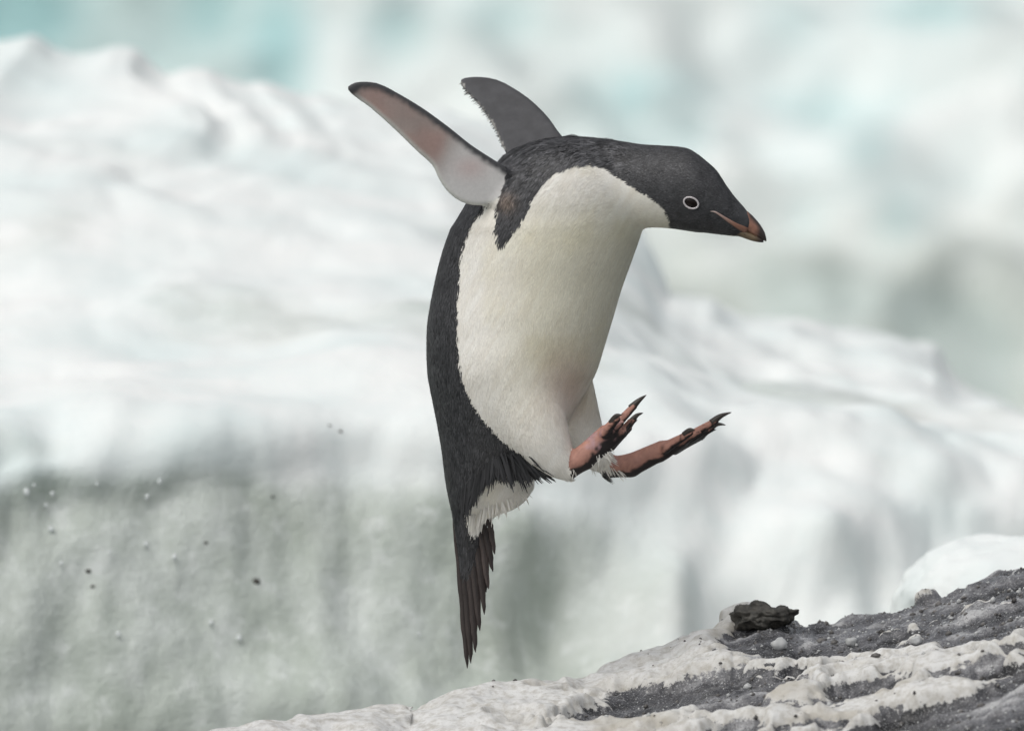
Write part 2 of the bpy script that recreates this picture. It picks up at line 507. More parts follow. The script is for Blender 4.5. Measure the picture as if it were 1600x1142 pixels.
CREST = np.array([(-200, 1330), (100, 1215), (230, 1165), (300, 1140), (350, 1130), (400, 1117), (430, 1110), (480, 1109), (520, 1103), (550, 1090), (580, 1086), (610, 1094), (640, 1106), (665, 1094), (690, 1078),
                  (720, 1066), (780, 1056), (830, 1047), (880, 1050), (915, 1046), (960, 1030), (1000, 1021), (1040, 1010), (1080, 994), (1110, 976), (1135, 962), (1165, 952), (1200, 950), (1230, 952), (1260, 960),
                  (1300, 963), (1350, 949), (1400, 938), (1450, 922), (1500, 908), (1530, 889), (1570, 876), (1600, 872), (1700, 850), (1900, 820), (2200, 800)])
CREST = CREST.astype(float)
CREST[:, 1] += np.interp(CREST[:, 0], [950, 1150], [34, 14])
def ledge():
    nu, nv = 1150, 430
    px = np.linspace(-150, 2150, nu)
    cr = smooth1(np.interp(px, CREST[:, 0], CREST[:, 1]), 14, 0)
    # profile parameter: 0 = far foot behind the crest, ~.25 crest, 1 = near foot
    tt = np.linspace(0, 1, nv)
    tt = np.interp(tt, [0, .08, 1], [0, .18, 1])
    dd = np.interp(tt, [0, .12, .2, .25, .30, .55, .8, .93, 1], [.75, .55, .30, .17, .12, -.30, -.75, -1.0, -1.15])
    dpy = np.interp(tt, [0, .12, .2, .25, .30, .55, .8, .93, 1], [900, 330, 60, 2, 8, 130, 330, 520, 1050])
    dd = smooth1(dd, 2, 0); dpy = smooth1(dpy, 2, 0)
    py = cr[:, None] + dpy[None]
    flat = np.interp(tt, [0, .26, .50, 1], [0, 0, 1, 1])       # near rows forget the crest's bumps
    crs = smooth1(cr, 3000, 0)
    py = py + (crs - cr)[:, None] * flat[None]
    PX = np.repeat(px[:, None], nv, 1)
    D = np.repeat(dd[None], nu, 0)
    D = D + np.interp(PX, [300, 1150], [-.45, 0])
    V = P(PX, py, D / S)
    n = grid_normals(V)
    n = n * np.sign(n[..., 2].mean())
    # flow-aligned coordinates: streaks run along the slope
    Q = V.copy()
    ang = math.radians(14)
    q0 = Q[..., 0] * math.cos(ang) + Q[..., 2] * math.sin(ang)
    q2 = -Q[..., 0] * math.sin(ang) + Q[..., 2] * math.cos(ang)
    Qs = np.stack([q0 * 0.42, Q[..., 1] * .8, q2 * 1.6], -1)
    m1 = fbm(Qs, 15.0, 6, 201, 0.62)
    bias = np.interp(PX, [300, 800, 980, 1150, 1350, 1600], [.55, .36, .06, -.16, -.28, -.28])
    snow = m1 * 0.9 + bias * 1.15
    # broad drifts as in the place: one thick ridge to the left of the stone, one mid right
    def blob(cx, cy, rx, ry, a):
        c, s_ = math.cos(a), math.sin(a)
        ex = ((PX - cx) * c + (py - cy) * s_) / rx
        ey = (-(PX - cx) * s_ + (py - cy) * c) / ry
        return np.exp(-(ex ** 2 + ey ** 2))
    k = -0.35
    for a in ((1080, 1010, 130, 16, k), (1120, 1050, 95, 26, -.1), (930, 1060, 140, 30, k * .6), (1360, 1060, 150, 22, k), (1480, 1050, 90, 20, k), (1190, 976, 75, 8, 0.05), (1130, 972, 40, 8, -.4), (1440, 1105, 190, 14, -.15), (1250, 1105, 60, 12, 0)):
        snow = snow + 0.6 * blob(*a)
    for a in ((1250, 1010, 100, 24, .1), (1180, 1090, 90, 18, -.1), (1330, 985, 130, 14, -.1), (1540, 1000, 90, 26, k), (1560, 1095, 120, 14, -.2), (835, 1088, 30, 9, 0), (590, 1118, 42, 8, 0), (1050, 1100, 60, 12, 0), (930, 1130, 50, 8, 0), (1560, 905, 110, 22, -.3), (1420, 965, 100, 14, -.25)):
        snow = snow - 0.65 * blob(*a)
    snow = snow + 0.22 * fbm(Qs, 55, 3, 211) + .1 * fbm(V, 90, 2, 215)
    rid = sstep(.80, .97, 1 - np.abs(fbm(Qs * [.55, 1, 1.5], 20, 3, 221)) * 2)
    snow = snow + .5 * rid * sstep(1100, 1300, PX)
    sm = sstep(-0.08, 0.32, snow)
    streak = fbm(Qs * [.5, 1, 2.0], 34, 5, 231, .62)
    rockh = 0.012 * fbm(Qs, 26, 5, 251, .6) + 0.009 * streak + 0.006 * fbm(V, 90, 3, 261)
    lump = 0.5 - np.abs(fbm(V * np.array([.8, 1, 1.3]), 13, 3, 271))
    lump2 = 0.5 - np.abs(fbm(V * np.array([.7, 1, 1.3]), 32, 2, 275))
    snowh = 0.012 + 0.022 * lump + 0.006 * lump2 + 0.010 * fbm(Qs, 12, 3, 281) + 0.001 * fbm(V, 120, 3, 291)
    h = rockh * (1 - sm * .7) + snowh * sm
    # the outline on the right is gritty, on the left it is smooth
    V = V + n * h[..., None]
    V = smooth1(smooth1(V, 2, 0), 2, 1)
    tan = sstep(.15, .6, fbm(V, 14, 4, 301)) * 0.55 * sstep(500, 1000, PX) + 0.25 * np.exp(-((snow - .18) / .14) ** 2)
    snowattr = np.clip(sm * 0.9, 0, 1) - 0.05 + 0.16 * sstep(1200, 700, PX)
    o = mesh_obj("rocky_ledge", V.reshape(-1, 3), grid_faces(nu, nv), M_LEDGE, attrs={"streak": (streak * .9 + .5).ravel(), "snow": snowattr.ravel(), "tan": np.clip(tan, 0, .7).ravel()})
    tag(o, kind="structure")
    return V, n, PX, py, sm
LV, LN, LPX, LPY, LSM = ledge()
LB = BVHTree.FromPolygons([tuple(v) for v in LV.reshape(-1, 3)], [tuple(f) for f in grid_faces(*LV.shape[:2])])

def hit(bvh, px, py):
    a = P(px, py, 0.0)
    d = Vector(a - CAM).normalized()
    return bvh.ray_cast(Vector(CAM), d)

# --- lump maker (stones, ice bits)
def lump_mesh(r, seed, squash=(1, 1, 1), amp=0.35, sub=3, fr=1.2):
    import bmesh
    bm = bmesh.new()
    bmesh.ops.create_icosphere(bm, subdivisions=sub, radius=1.0)
    V = np.array([v.co[:] for v in bm.verts])
    F = [[v.index for v in f.verts] for f in bm.faces]
    bm.free()
    k = 1 + amp * fbm(V + seed * 3.7, fr, 4, seed)
    V = V * k[:, None] * np.asarray(squash) * r
    return V, np.array(F)

def stone():
    p, n, _, _ = hit(LB, 1192, 962)
    V, F = lump_mesh(0.029, 5, (1.2, .8, .58), 0.5, 5, 1.8)
    V = V + np.sign(V) * 0
    V[:, 2] += 0.005 * fbm(V, 90, 4, 9)
    c = np.array(P(1194, 962, 0.095 / S))
    o = mesh_obj("stone", V + c, F, M_STONE, origin=c)
    tag(o, "dark rough stone poking through snow on the crest of the ledge", "stone")
stone()

def ice_bits():
    for i, (x, y, r) in enumerate([(1218, 1008, .0085), (1330, 1003, .006), (1432, 1000, .006)]):
        p, n, _, _ = hit(LB, x, y + 4)
        if p is None: continue
        V, F = lump_mesh(r, 20 + i, (1.1, .9, .9), 0.5, 3)
        c = np.array(p) + np.array([0, 0, r * .5])
        o = mesh_obj("ice_fragment", V + c, F, M_CRYSTAL, origin=c)
        tag(o, ["largest pale glassy ice fragment lying on bare grey rock below the dark stone",
                "small pale ice fragment on the grey rock just right of the larger one",
                "small pale ice fragment among the snow streaks beneath the white mound"][i], "ice fragment", "ice fragments on the ledge")
ice_bits()

def grit():
    V0, F0 = lump_mesh(1.0, 3, (1, 1, .8), 0.5, 1)
    nu, nv = LPX.shape
    w = ((1 - LSM) * 0.7 + 0.06) * sstep(850, 1250, LPX) + 0.01
    w = w * ((LPY < 1180) & (LPX > 330) & (LPX < 1750))
    w[:, :30] = 0
    pr = (w / w.sum()).ravel()
    def make(name, idx, sizes, mat, lift=.25):
        c = LV.reshape(-1, 3)[idx] + LN.reshape(-1, 3)[idx] * (sizes * lift)[:, None]
        c = c + rng.normal(0, .0015, c.shape) * [1, 1, 0]
        Vs = (V0[None] * sizes[:, None, None] * rng.uniform(.7, 1.3, (len(idx), 1, 3)) + c[:, None]).reshape(-1, 3)
        Fs = (F0[None] + (np.arange(len(idx)) * len(V0))[:, None, None]).reshape(-1, 3)
        return tag(mesh_obj(name, Vs, Fs, mat), kind="stuff")
    idx = rng.choice(nu * nv, 2200, p=pr)
    a = make("grit", idx, rng.lognormal(math.log(.0009), .65, len(idx)), M_GRIT)
    tag(a, "dark grit scattered over the rocky ledge", "grit")
    idx = rng.choice(nu * nv, 1500, p=pr)
    b = make("ice_grains", idx, rng.lognormal(math.log(.0009), .6, len(idx)), M_CRYSTAL)
    tag(b, "pale ice grains scattered over the rocky ledge", "ice grains")
grit()

def snow_mound():
    V, F = lump_mesh(1.0, 31, (1, 1, 1), 0.20, 6, 1.3)
    c = np.array(P(1590, 958, .85 / S))
    V = V * np.array([.165, .20, .105])
    V = V + 0.002 * fbm(V, 60, 3, 4)[:, None]
    o = mesh_obj("snow_mound", V + c, F, M_ICE, origin=c, attrs={"ice": np.zeros(len(V)), "blue": np.zeros(len(V))})
    tag(o, "smooth rounded white snow mound just behind the dark rocky ledge", "snow mound")
snow_mound()

def drops_and_specks():
    bb = BVHTree.FromPolygons([tuple(v) for v in BANK_V.reshape(-1, 3)], [tuple(f) for f in BANK_F])
    V0, F0 = lump_mesh(1.0, 2, (1, 1, 1), 0.12, 2)
    for (x, y, r) in [(42, 769, .0042), (54, 758, .002), (82, 771, .003), (72, 789, .0024), (152, 756, .002), (250, 752, .003), (230, 776, .003), (80, 826, .0034), (228, 850, .0026), (172, 862, .002), (273, 870, .0034),
                      (330, 972, .0030), (374, 996, .0036), (655, 990, .002), (96, 880, .0024), (185, 990, .003)]:
        p, n, _, _ = hit(bb, x, y)
        if p is None: continue
        c = np.array(p) - FWD * .006
        o = mesh_obj("water_drop", V0 * r * np.array([1, 1, 1.25]) + c, F0, M_DROP, origin=c)
        tag(o, "tiny glinting melt drop on the grey-green ice wall under the lip", "water drop", "melt drops on the ice wall")
    names = ["upper and larger speck of a close pair low on the ice wall", "lower and smaller speck of a close pair low on the ice wall", "largest dark dirt speck, alone in the middle of the ice wall",
             "tiny dark speck on the ice wall close below the snow edge", "tiny lone dark speck between the pair and the largest speck", "lower speck of two on the white snow beside the penguin's back", "upper speck of two on the white snow beside the penguin's back"]
    for k, (x, y, r) in enumerate([(138, 892, .0028), (145, 916, .0022), (400, 908, .0042), (426, 776, .0018), (322, 848, .002), (532, 674, .0022), (515, 665, .0018)]):
        p, n, _, _ = hit(bb, x, y)
        if p is None: continue
        c = np.array(p) - FWD * .0005
        o = mesh_obj("dirt_speck", V0 * r * np.array([1.3, .6, 1]) + c, F0, M_STONE, origin=c)
        tag(o, names[k], "dirt speck", "dirt specks in the ice bank")
drops_and_specks()

# ------------------------------------------------------------------ penguin (built in photo pixels: x right, y down, D away; 1 px = 0.75 mm)
TH = math.radians(26)                    # the breast is turned this far toward the lens
LAT = np.array([math.sin(TH), math.cos(TH)])
TORSO = np.array([  # y, left, right, half depth, depth centre
    (217, 868, 898, 14, -4), (221, 838, 930, 48, -4), (232, 806, 955, 78, -6), (250, 782, 984, 98, -8), (280, 754, 1004, 116, -8), (310, 734, 1012, 124, -8), (340, 716, 1010, 128, -6), (360, 704, 1004, 130, -5),
    (400, 690, 990, 132, -3), (450, 678, 972, 134, 0), (500, 669, 957, 136, 0), (540, 667, 945, 136, 0), (575, 668, 934, 132, 0), (600, 671, 922, 127, 0), (650, 681, 893, 112, 0), (700, 690, 862, 94, 0), (740, 695, 838, 78, 0),
    (760, 698, 834, 70, 0), (780, 702, 822, 58, 0), (794, 705, 804, 46, 0), (804, 707, 780, 34, 0), (816, 709, 764, 26, 0), (840, 713, 756, 18, 0), (880, 718, 750, 10, 0), (905, 721, 745, 5, 0)], float)
NECK = np.array([   # x, top, bottom, half depth, depth centre
    (835, 262, 300, 20, -5), (850, 236, 330, 50, -8), (880, 220, 345, 66, -12), (910, 215, 350, 69, -18), (940, 217, 354, 67, -25), (970, 221, 356, 63, -32), (1000, 225.5, 356, 59, -40), (1030, 227.5, 356, 55, -48), (1055, 229, 358, 53, -54),
    (1075, 232.5, 361, 51, -58), (1090, 241, 363, 49, -60), (1105, 253, 364, 44, -62), (1120, 267, 366, 38, -64), (1135, 290, 367.5, 31, -66), (1150, 310, 369, 23, -68), (1162, 323, 367, 16.5, -69), (1170, 334, 361, 12, -70), (1176, 344, 354, 5, -70)], float)
FLIP_N = smooth_poly([(543, 139), (550, 131), (567, 127.5), (592, 131), (622, 146), (660, 169), (700, 198), (735, 226), (770, 249), (797, 266), (812, 284), (800, 304), (770, 317), (745, 321), (720, 315), (700, 300), (686, 280), (675, 258), (650, 235), (615, 201), (580, 170), (555, 152)], 4)
FLIP_F = smooth_poly([(719, 127), (731, 121), (755, 120.5), (780, 126), (806, 140), (831, 158), (855, 182), (870, 203), (884, 225), (880, 262), (810, 262), (787, 232), (776, 206), (761, 181), (745, 160), (728, 143)], 4)

TORSO = smooth_poly(TORSO, 6, False)
NECK = smooth_poly(NECK, 6, False)

def poly_sd(poly, x, y):
    d = np.full(x.shape, 1e9)
    a = poly
    b = np.roll(poly, -1, 0)
    for (ax, ay), (bx, by) in zip(a, b):
        ex, ey = bx - ax, by - ay
        t = np.clip(((x - ax) * ex + (y - ay) * ey) / (ex * ex + ey * ey + 1e-9), 0, 1)
        d = np.minimum(d, np.hypot(x - ax - t * ex, y - ay - t * ey))
    return np.where(inside(poly, x, y), -d, d)

def smin(a, b, k):
    h = np.clip(0.5 + 0.5 * (b - a) / k, 0, 1)
    return b + (a - b) * h - k * h * (1 - h)

def smax(a, b, k):
    return -smin(-a, -b, k)

def cone(x, y, z, a, b, ra, rb):
    a = np.asarray(a, float); b = np.asarray(b, float)
    e = b - a
    t = np.clip(((x - a[0]) * e[0] + (y - a[1]) * e[1] + (z - a[2]) * e[2]) / (e @ e), 0, 1)
    return np.sqrt((x - a[0] - t * e[0]) ** 2 + (y - a[1] - t * e[1]) ** 2 + (z - a[2] - t * e[2]) ** 2) - (ra + (rb - ra) * t)

def f_torso(x, y, z):
    L = np.interp(y, TORSO[:, 0], TORSO[:, 1]); R = np.interp(y, TORSO[:, 0], TORSO[:, 2])
    b = np.interp(y, TORSO[:, 0], TORSO[:, 3]); c = np.interp(y, TORSO[:, 0], TORSO[:, 4])
    a = (R - L) / 2
    q = (np.sqrt(((x - (L + R) / 2) / a) ** 2 + ((z - c) / b) ** 2) - 1) * np.minimum(a, b)
    return np.maximum(q, np.maximum(TORSO[0, 0] - 1 - y, y - TORSO[-1, 0]))

def f_neck(x, y, z):
    T = np.interp(x, NECK[:, 0], NECK[:, 1]); B = np.interp(x, NECK[:, 0], NECK[:, 2])
    b = np.interp(x, NECK[:, 0], NECK[:, 3]); c = np.interp(x, NECK[:, 0], NECK[:, 4])
    a = (B - T) / 2
    q = (np.sqrt(((y - (T + B) / 2) / a) ** 2 + ((z - c) / b) ** 2) - 1) * np.minimum(a, b)
    return np.maximum(q, np.maximum(NECK[0, 0] - x, x - NECK[-1, 0]))

def fn_depth(x, y):      # near flipper's mid plane
    return -92 + (800 - x) * -0.30 + (y - 260) * 0.10
def ff_depth(x, y):
    return 92 + (215 - y) * 0.75
def f_flip_n(x, y, z):
    t = np.interp(x, [540, 640, 760, 800], [4.5, 6.0, 8, 12])
    return smax(poly_sd(FLIP_N, x[:, :, :1], y[:, :, :1]) + 0 * z, np.abs(z - fn_depth(x, y)) * 0.95 - t, 6)
def f_flip_f(x, y, z):
    t = np.interp(y, [120, 180, 240], [4.5, 6.5, 11])
    return smax(poly_sd(FLIP_F, x[:, :, :1], y[:, :, :1]) + 0 * z, np.abs(z - ff_depth(x, y)) * 0.8 - t, 6)

# legs and feet: chains of tapering cones
LEG_N = [((790, 580, -60), (836, 668, -90), 72, 50), ((836, 668, -90), (866, 712, -102), 50, 31), ((866, 712, -102), (886, 731, -106), 31, 18.5)]
LEG_F = [((872, 590, 62), (902, 660, 70), 52, 37), ((902, 660, 70), (925, 705, 72), 37, 25), ((925, 705, 72), (955, 728, 72), 25, 15)]
FOOT_N = [((886, 731, -106), (912, 715, -108), 18.5, 19), ((912, 715, -108), (948, 678, -108), 19, 15), ((930, 706, -108), (968, 676, -104), 14, 11),
          # toes: inner, middle, outer, then webs
          ((944, 676, -124), (964, 654, -140), 8.5, 6), ((946, 682, -108), (991, 634, -110), 8.5, 5.5), ((952, 690, -98), (990, 656, -84), 8, 4.8), ((954, 698, -90), (984, 669, -66), 7.5, 4.5),
          ((950, 684, -116), (972, 660, -124), 6, 4), ((956, 690, -102), (984, 658, -97), 6, 4), ((956, 696, -94), (982, 668, -80), 6, 4)]
FOOT_F = [((952, 730, 72), (985, 727, 72), 16.5, 18), ((985, 727, 72), (1035, 703, 70), 18, 15), ((1030, 708, 70), (1064, 690, 70), 14, 11),
          ((1040, 700, 54), (1078, 676, 42), 8, 5.5), ((1052, 696, 70), (1118, 658, 68), 9, 5.5), ((1054, 700, 80), (1112, 670, 96), 8, 4.8), ((1052, 704, 88), (1098, 682, 118), 7, 4.5),
          ((1056, 698, 62), (1092, 676, 56), 6, 4), ((1056, 702, 76), (1104, 672, 82), 6, 4), ((1056, 704, 84), (1096, 682, 100), 6, 4)]

H = 2.6
X0, X1, Y0, Y1, Z0, Z1 = 534, 1190, 112, 912, -190, 200
gx = np.arange(X0, X1, H); gy = np.arange(Y0, Y1, H); gz = np.arange(Z0, Z1, H)
F = np.full((len(gx), len(gy), len(gz)), 40.0, np.float32)

def put(fn, box, k):
    (xa, xb), (ya, yb), (za, zb) = box
    ix = slice(max(0, int((xa - X0) / H)), min(len(gx), int((xb - X0) / H) + 2))
    iy = slice(max(0, int((ya - Y0) / H)), min(len(gy), int((yb - Y0) / H) + 2))
    iz = slice(max(0, int((za - Z0) / H)), min(len(gz), int((zb - Z0) / H) + 2))
    x = gx[ix][:, None, None]; y = gy[iy][None, :, None]; z = gz[iz][None, None, :]
    x, y, z = np.broadcast_arrays(x, y, z)
    F[ix, iy, iz] = smin(F[ix, iy, iz], fn(x, y, z), k).astype(np.float32)

put(f_torso, ((640, 1040), (200, 912), (-165, 165)), 1)
put(f_neck, ((815, 1190), (200, 395), (-150, 90)), 14)
put(f_flip_n, ((534, 830), (115, 340), (-190, -55)), 16)
put(f_flip_f, ((705, 900), (112, 275), (40, 185)), 10)
def put_cones(L, k):
    for a, b, ra, rb in L:
        r = max(ra, rb) + k + 4
        put(lambda x, y, z: cone(x, y, z, a, b, ra, rb), tuple((min(a[i], b[i]) - r, max(a[i], b[i]) + r) for i in range(3)), k)
def put_chain(L, k):
    """smooth tapering limb: many balls along a curve through the joints"""
    pts = np.array([(*l[0], l[2]) for l in L] + [(*L[-1][1], L[-1][3])], float)
    q = smooth_poly(pts, 14, False)
    def f(x, y, z):
        r = np.full(x.shape, 1e3)
        for c in q:
            r = np.minimum(r, np.sqrt((x - c[0]) ** 2 + (y - c[1]) ** 2 + (z - c[2]) ** 2) - c[3])
        return r
    pad = pts[:, 3].max() + k + 4
    put(f, tuple((pts[:, i].min() - pad, pts[:, i].max() + pad) for i in range(3)), k)
put_chain(LEG_N, 26); put_chain(LEG_F, 18); put_cones(FOOT_N, 3.5); put_cones(FOOT_F, 3.5)

def surface_nets(F):
    s = F < 0
    nx, ny, nz = F.shape
    cnt = np.zeros((nx - 1, ny - 1, nz - 1), np.uint8)
    for a in (0, 1):
        for b in (0, 1):
            for c in (0, 1):
                cnt += s[a:nx - 1 + a, b:ny - 1 + b, c:nz - 1 + c]
    act = (cnt > 0) & (cnt < 8)
    I, J, K = np.nonzero(act)
    idx = np.full(act.shape, -1, np.int64)
    idx[I, J, K] = np.arange(len(I))
    acc = np.zeros((len(I), 3)); num = np.zeros(len(I))
    corners = [(a, b, c) for a in (0, 1) for b in (0, 1) for c in (0, 1)]
    for p in corners:
        for ax in range(3):
            if p[ax]: continue
            q = list(p); q[ax] = 1
            fa = F[I + p[0], J + p[1], K + p[2]].astype(float); fb = F[I + q[0], J + q[1], K + q[2]].astype(float)
            m = (fa < 0) != (fb < 0)
            t = np.where(m, fa / np.where(m, fa - fb, 1), 0)
            pt = np.tile(np.array(p, float), (len(I), 1))
            pt[:, ax] += t
            acc[m] += pt[m]; num[m] += 1
    V = np.stack([I, J, K], 1) + acc / num[:, None]
    Q = []
    for ax in range(3):
        o1, o2 = [(1, 2), (2, 0), (0, 1)][ax]
        sl = lambda a: tuple((slice(None, -1) if not a else slice(1, None)) if i == ax else slice(1, -1) for i in range(3))
        A, B = s[sl(0)], s[sl(1)]
        e = np.nonzero(A != B)
        flip = ~A[e]
        g = [np.array(v) for v in e]
        g[o1] = g[o1] + 1; g[o2] = g[o2] + 1
        def cell(d1, d2):
            h = [v.copy() for v in g]
            h[o1] -= d1; h[o2] -= d2
            return idx[h[0], h[1], h[2]]
        q = np.stack([cell(1, 1), cell(0, 1), cell(0, 0), cell(1, 0)], 1)
        q[flip] = q[flip][:, ::-1]
        Q.append(q)
    return V, np.concatenate(Q)

BV, BF = surface_nets(F)
BV = BV * H + np.array([X0, Y0, Z0])
def lap_smooth(V, F, it, lam):
    e = np.concatenate([F[:, [0, 1]], F[:, [1, 2]], F[:, [2, 3]], F[:, [3, 0]]])
    n = len(V)
    deg = np.bincount(e[:, 0], minlength=n) + np.bincount(e[:, 1], minlength=n)
    for k in range(it):
        l = lam if k % 2 == 0 else -lam * 1.04
        s = np.stack([np.bincount(e[:, 0], V[e[:, 1], i], n) + np.bincount(e[:, 1], V[e[:, 0], i], n) for i in range(3)], 1)
        V = V + l * (s / deg[:, None] - V)
    return V
BV = lap_smooth(BV, BF, 12, 0.6)
def vert_normals(V, F):
    fn = np.cross(V[F[:, 2]] - V[F[:, 0]], V[F[:, 3]] - V[F[:, 1]])
    n = np.zeros_like(V)
    for k in range(4):
        for i in range(3):
            n[:, i] += np.bincount(F[:, k], fn[:, i], len(V))
    return n / (np.linalg.norm(n, axis=1, keepdims=True) + 1e-12)
BN = vert_normals(BV, BF)
if (BN[:, 0] * (BV[:, 0] - BV[:, 0].mean())).mean() < 0:
    BF = BF[:, ::-1].copy()
    BN = -BN

# ---- plumage pattern
WHITE = smooth_poly([(1048, 357), (1045, 341), (1035, 325), (1015, 308), (990, 293), (968, 277), (950, 264), (925, 257), (897, 257), (868, 268), (852, 284), (838, 302), (827, 322), (814, 345), (800, 365), (786, 382), (778, 373), (777, 342), (779, 312), (784, 292)], 4, False)
WHITE = np.concatenate([WHITE, [(775, 285), (762, 300), (765, 318)], smooth_poly([(765, 318), (748, 335), (735, 356), (723, 386), (719, 402), (717, 440), (714, 480), (713, 520), (716, 555), (722, 590), (735, 625), (760, 660), (790, 690), (815, 712), (842, 738)], 4, False),
                        [(862, 752), (900, 790), (1200, 790), (1200, 368), (1060, 368)]])
VENT = np.array([(730, 826), (724, 802), (734, 786), (746, 771), (757, 756), (776, 738), (800, 742), (842, 741), (852, 760), (820, 800), (770, 812), (752, 830), (742, 842)], float)

def cone_set(L, V):
    d = np.full(len(V), 1e9)
    for a, b, ra, rb in L:
        d = np.minimum(d, cone(V[:, 0], V[:, 1], V[:, 2], a, b, ra, rb))
    return d

BLACK = np.array([0.055, 0.055, 0.058])
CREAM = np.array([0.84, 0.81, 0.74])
def plumage_colour(V, N, jit=True):
    x, y, z = V[:, 0].copy(), V[:, 1].copy(), V[:, 2].copy()
    pw = V * S
    # far flank mirrors the near one
    cx = (np.interp(y, TORSO[:, 0], TORSO[:, 1]) + np.interp(y, TORSO[:, 0], TORSO[:, 2])) / 2
    cz = np.interp(y, TORSO[:, 0], TORSO[:, 4])
    lat = (x - cx) * LAT[0] + (z - cz) * LAT[1]
    m = (lat > 0) & (x < 960) & (y < 790)
    x[m] = x[m] - 2 * lat[m] * LAT[0]
    if jit:
        x = x + 2.0 * noise(V, 1 / 5.0, 11) * sstep(1010, 940, V[:, 0]) + 1.5 * rng.normal(0, 1, len(V)) * (np.abs(V[:, 0] - 760) < 60)
        y = y + 2.2 * noise(V, 1 / 5.0, 12) * sstep(1000, 940, V[:, 0]) + 5 * noise(V, 1 / 6.0, 13) * (V[:, 1] > 720)
    white = inside(WHITE, x, y) | inside(VENT, x, y)
    legd = np.minimum(cone_set(LEG_F, V), cone_set(LEG_N[1:], V))
    white |= (legd < 2.5) & (V[:, 0] > 845)
    col = np.where(white[:, None], CREAM, BLACK)
    # brownish worn patch on the black axillary stripe, bluish sheen on the mantle
    brown = np.exp(-(((V[:, 0] - 795) / 14) ** 2 + ((V[:, 1] - 312) / 14) ** 2)) * (~white)
    col = col + brown[:, None] * np.array([.10, .065, .04])
    # cream stains on the breast, pink skin through thin feathers between the legs
    st = sstep(.0, .6, fbm(V, 1 / 60., 3, 19)) * white
    col = col * (1 - .5 * st[:, None] * np.array([.03, .05, .14]))
    stk = noise(np.stack([(V[:, 0] * .87 + V[:, 1] * .5) / 4.5, (V[:, 1] * .87 - V[:, 0] * .5) / 45., V[:, 2] / 6.], 1), 1.0, 51) + .7 * noise(np.stack([(V[:, 0] * .87 + V[:, 1] * .5) / 11., (V[:, 1] * .87 - V[:, 0] * .5) / 70., V[:, 2] / 14.], 1), 1.0, 52)
    col = col * (1 + .05 * (stk * white)[:, None] * np.array([.8, 1, 1.3]))
    shade_tint = sstep(735, 860, V[:, 0]) * sstep(280, 380, V[:, 1]) * sstep(700, 560, V[:, 1]) * white      # shade over the breast's centre put into its colour, with a cream tint
    col = col * (1 - shade_tint[:, None] * np.array([.05, .065, .17]))
    pink = np.exp(-(((V[:, 0] - 885) / 42) ** 2 + ((V[:, 1] - 595) / 55) ** 2)) * white
    col = col * (1 - pink[:, None] * np.array([.10, .20, .20]))
    # mottling of the dark coat
    mt = fbm(V, 1 / 9., 3, 23)
    col = np.where(white[:, None], col, col * (1 + .45 * mt[:, None]))
    return col, white

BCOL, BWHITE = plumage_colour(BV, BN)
x, y, z = BV.T
# near flipper
fsd = poly_sd(FLIP_N, x, y)
inner = np.interp(y, [255, 268, 285, 305, 318], [790, 794, 789, 783, 765])
on_n = (x < inner + 2.5 * noise(BV, 1 / 5., 77)) & (fsd < 2.5) & (z < -60) & (z < fn_depth(x, y) + 14) & (np.abs(z - fn_depth(x, y)) < 16) & (x < 800)
under = on_n & (BN[:, 2] < 0.15)
lead_y = np.interp(x, [543, 567, 592, 622, 660, 700, 735, 770, 797], [139, 127.5, 131, 146, 169, 198, 226, 249, 266])
band = np.interp(x, [543, 570, 620, 700, 800], [14, 9, 8, 9, 11])
tl = x * 0.78 + y * 0.62
und = np.array([.40, .325, .295])[None] * (1 + .12 * fbm(BV, 1 / 30., 3, 61))[:, None]
pk = .6 * sstep(-.4, .6, fbm(BV, 1 / 45., 2, 67)) + np.exp(-(((x - 738) / 16) ** 2 + ((y - 266) / 14) ** 2))
und = und * (1 - np.clip(pk, 0, 1)[:, None] * np.array([-.10, .16, .20]))
basew = sstep(655, 715, x + 0.55 * (y - 270))
und = und * (1 - basew[:, None]) + (np.array([.68, .66, .64])[None] * (1 - np.clip(np.exp(-(((x - 734) / 26) ** 2 + ((y - 262) / 18) ** 2)), 0, 1)[:, None] * np.array([.04, .17, .18]))) * basew[:, None]
trail = sstep(-9, -2, fsd) * (y > lead_y + 14)
und = und * (1 - .8 * trail[:, None]) + np.array([.72, .71, .66]) * .8 * trail[:, None]
dk = sstep(band + 8, band - 5, (y - lead_y) + 2.0 * noise(BV, 1 / 6., 5))
tipd = sstep(575, 548, x + .3 * (y - 140))
dk = np.maximum(dk, tipd * .8)
und = und * (1 - dk[:, None]) + BLACK * 1.15 * dk[:, None]
BCOL = np.where(under[:, None], und, np.where(on_n[:, None], BLACK * 1.1, BCOL))
# far flipper
gsd = poly_sd(FLIP_F, x, y)
on_f = (gsd < 2.5) & (z > 60) & (y < 240) & (np.abs(z - ff_depth(x, y)) < 24)
tr = np.interp(y, [127, 143, 160, 181, 206, 232], [719, 728, 745, 761, 776, 787])
ed = (x - tr) + 2.5 * noise(BV, 1 / 4., 6)
fcol = np.where((ed < 2.0)[:, None], np.array([.34, .33, .31]), BLACK[None] * (1.25 + .3 * fbm(BV, 1 / 14., 3, 9))[:, None])
BCOL = np.where(on_f[:, None], np.where((BN[:, 2] > .2)[:, None], np.array([.5, .45, .42]), fcol), BCOL)
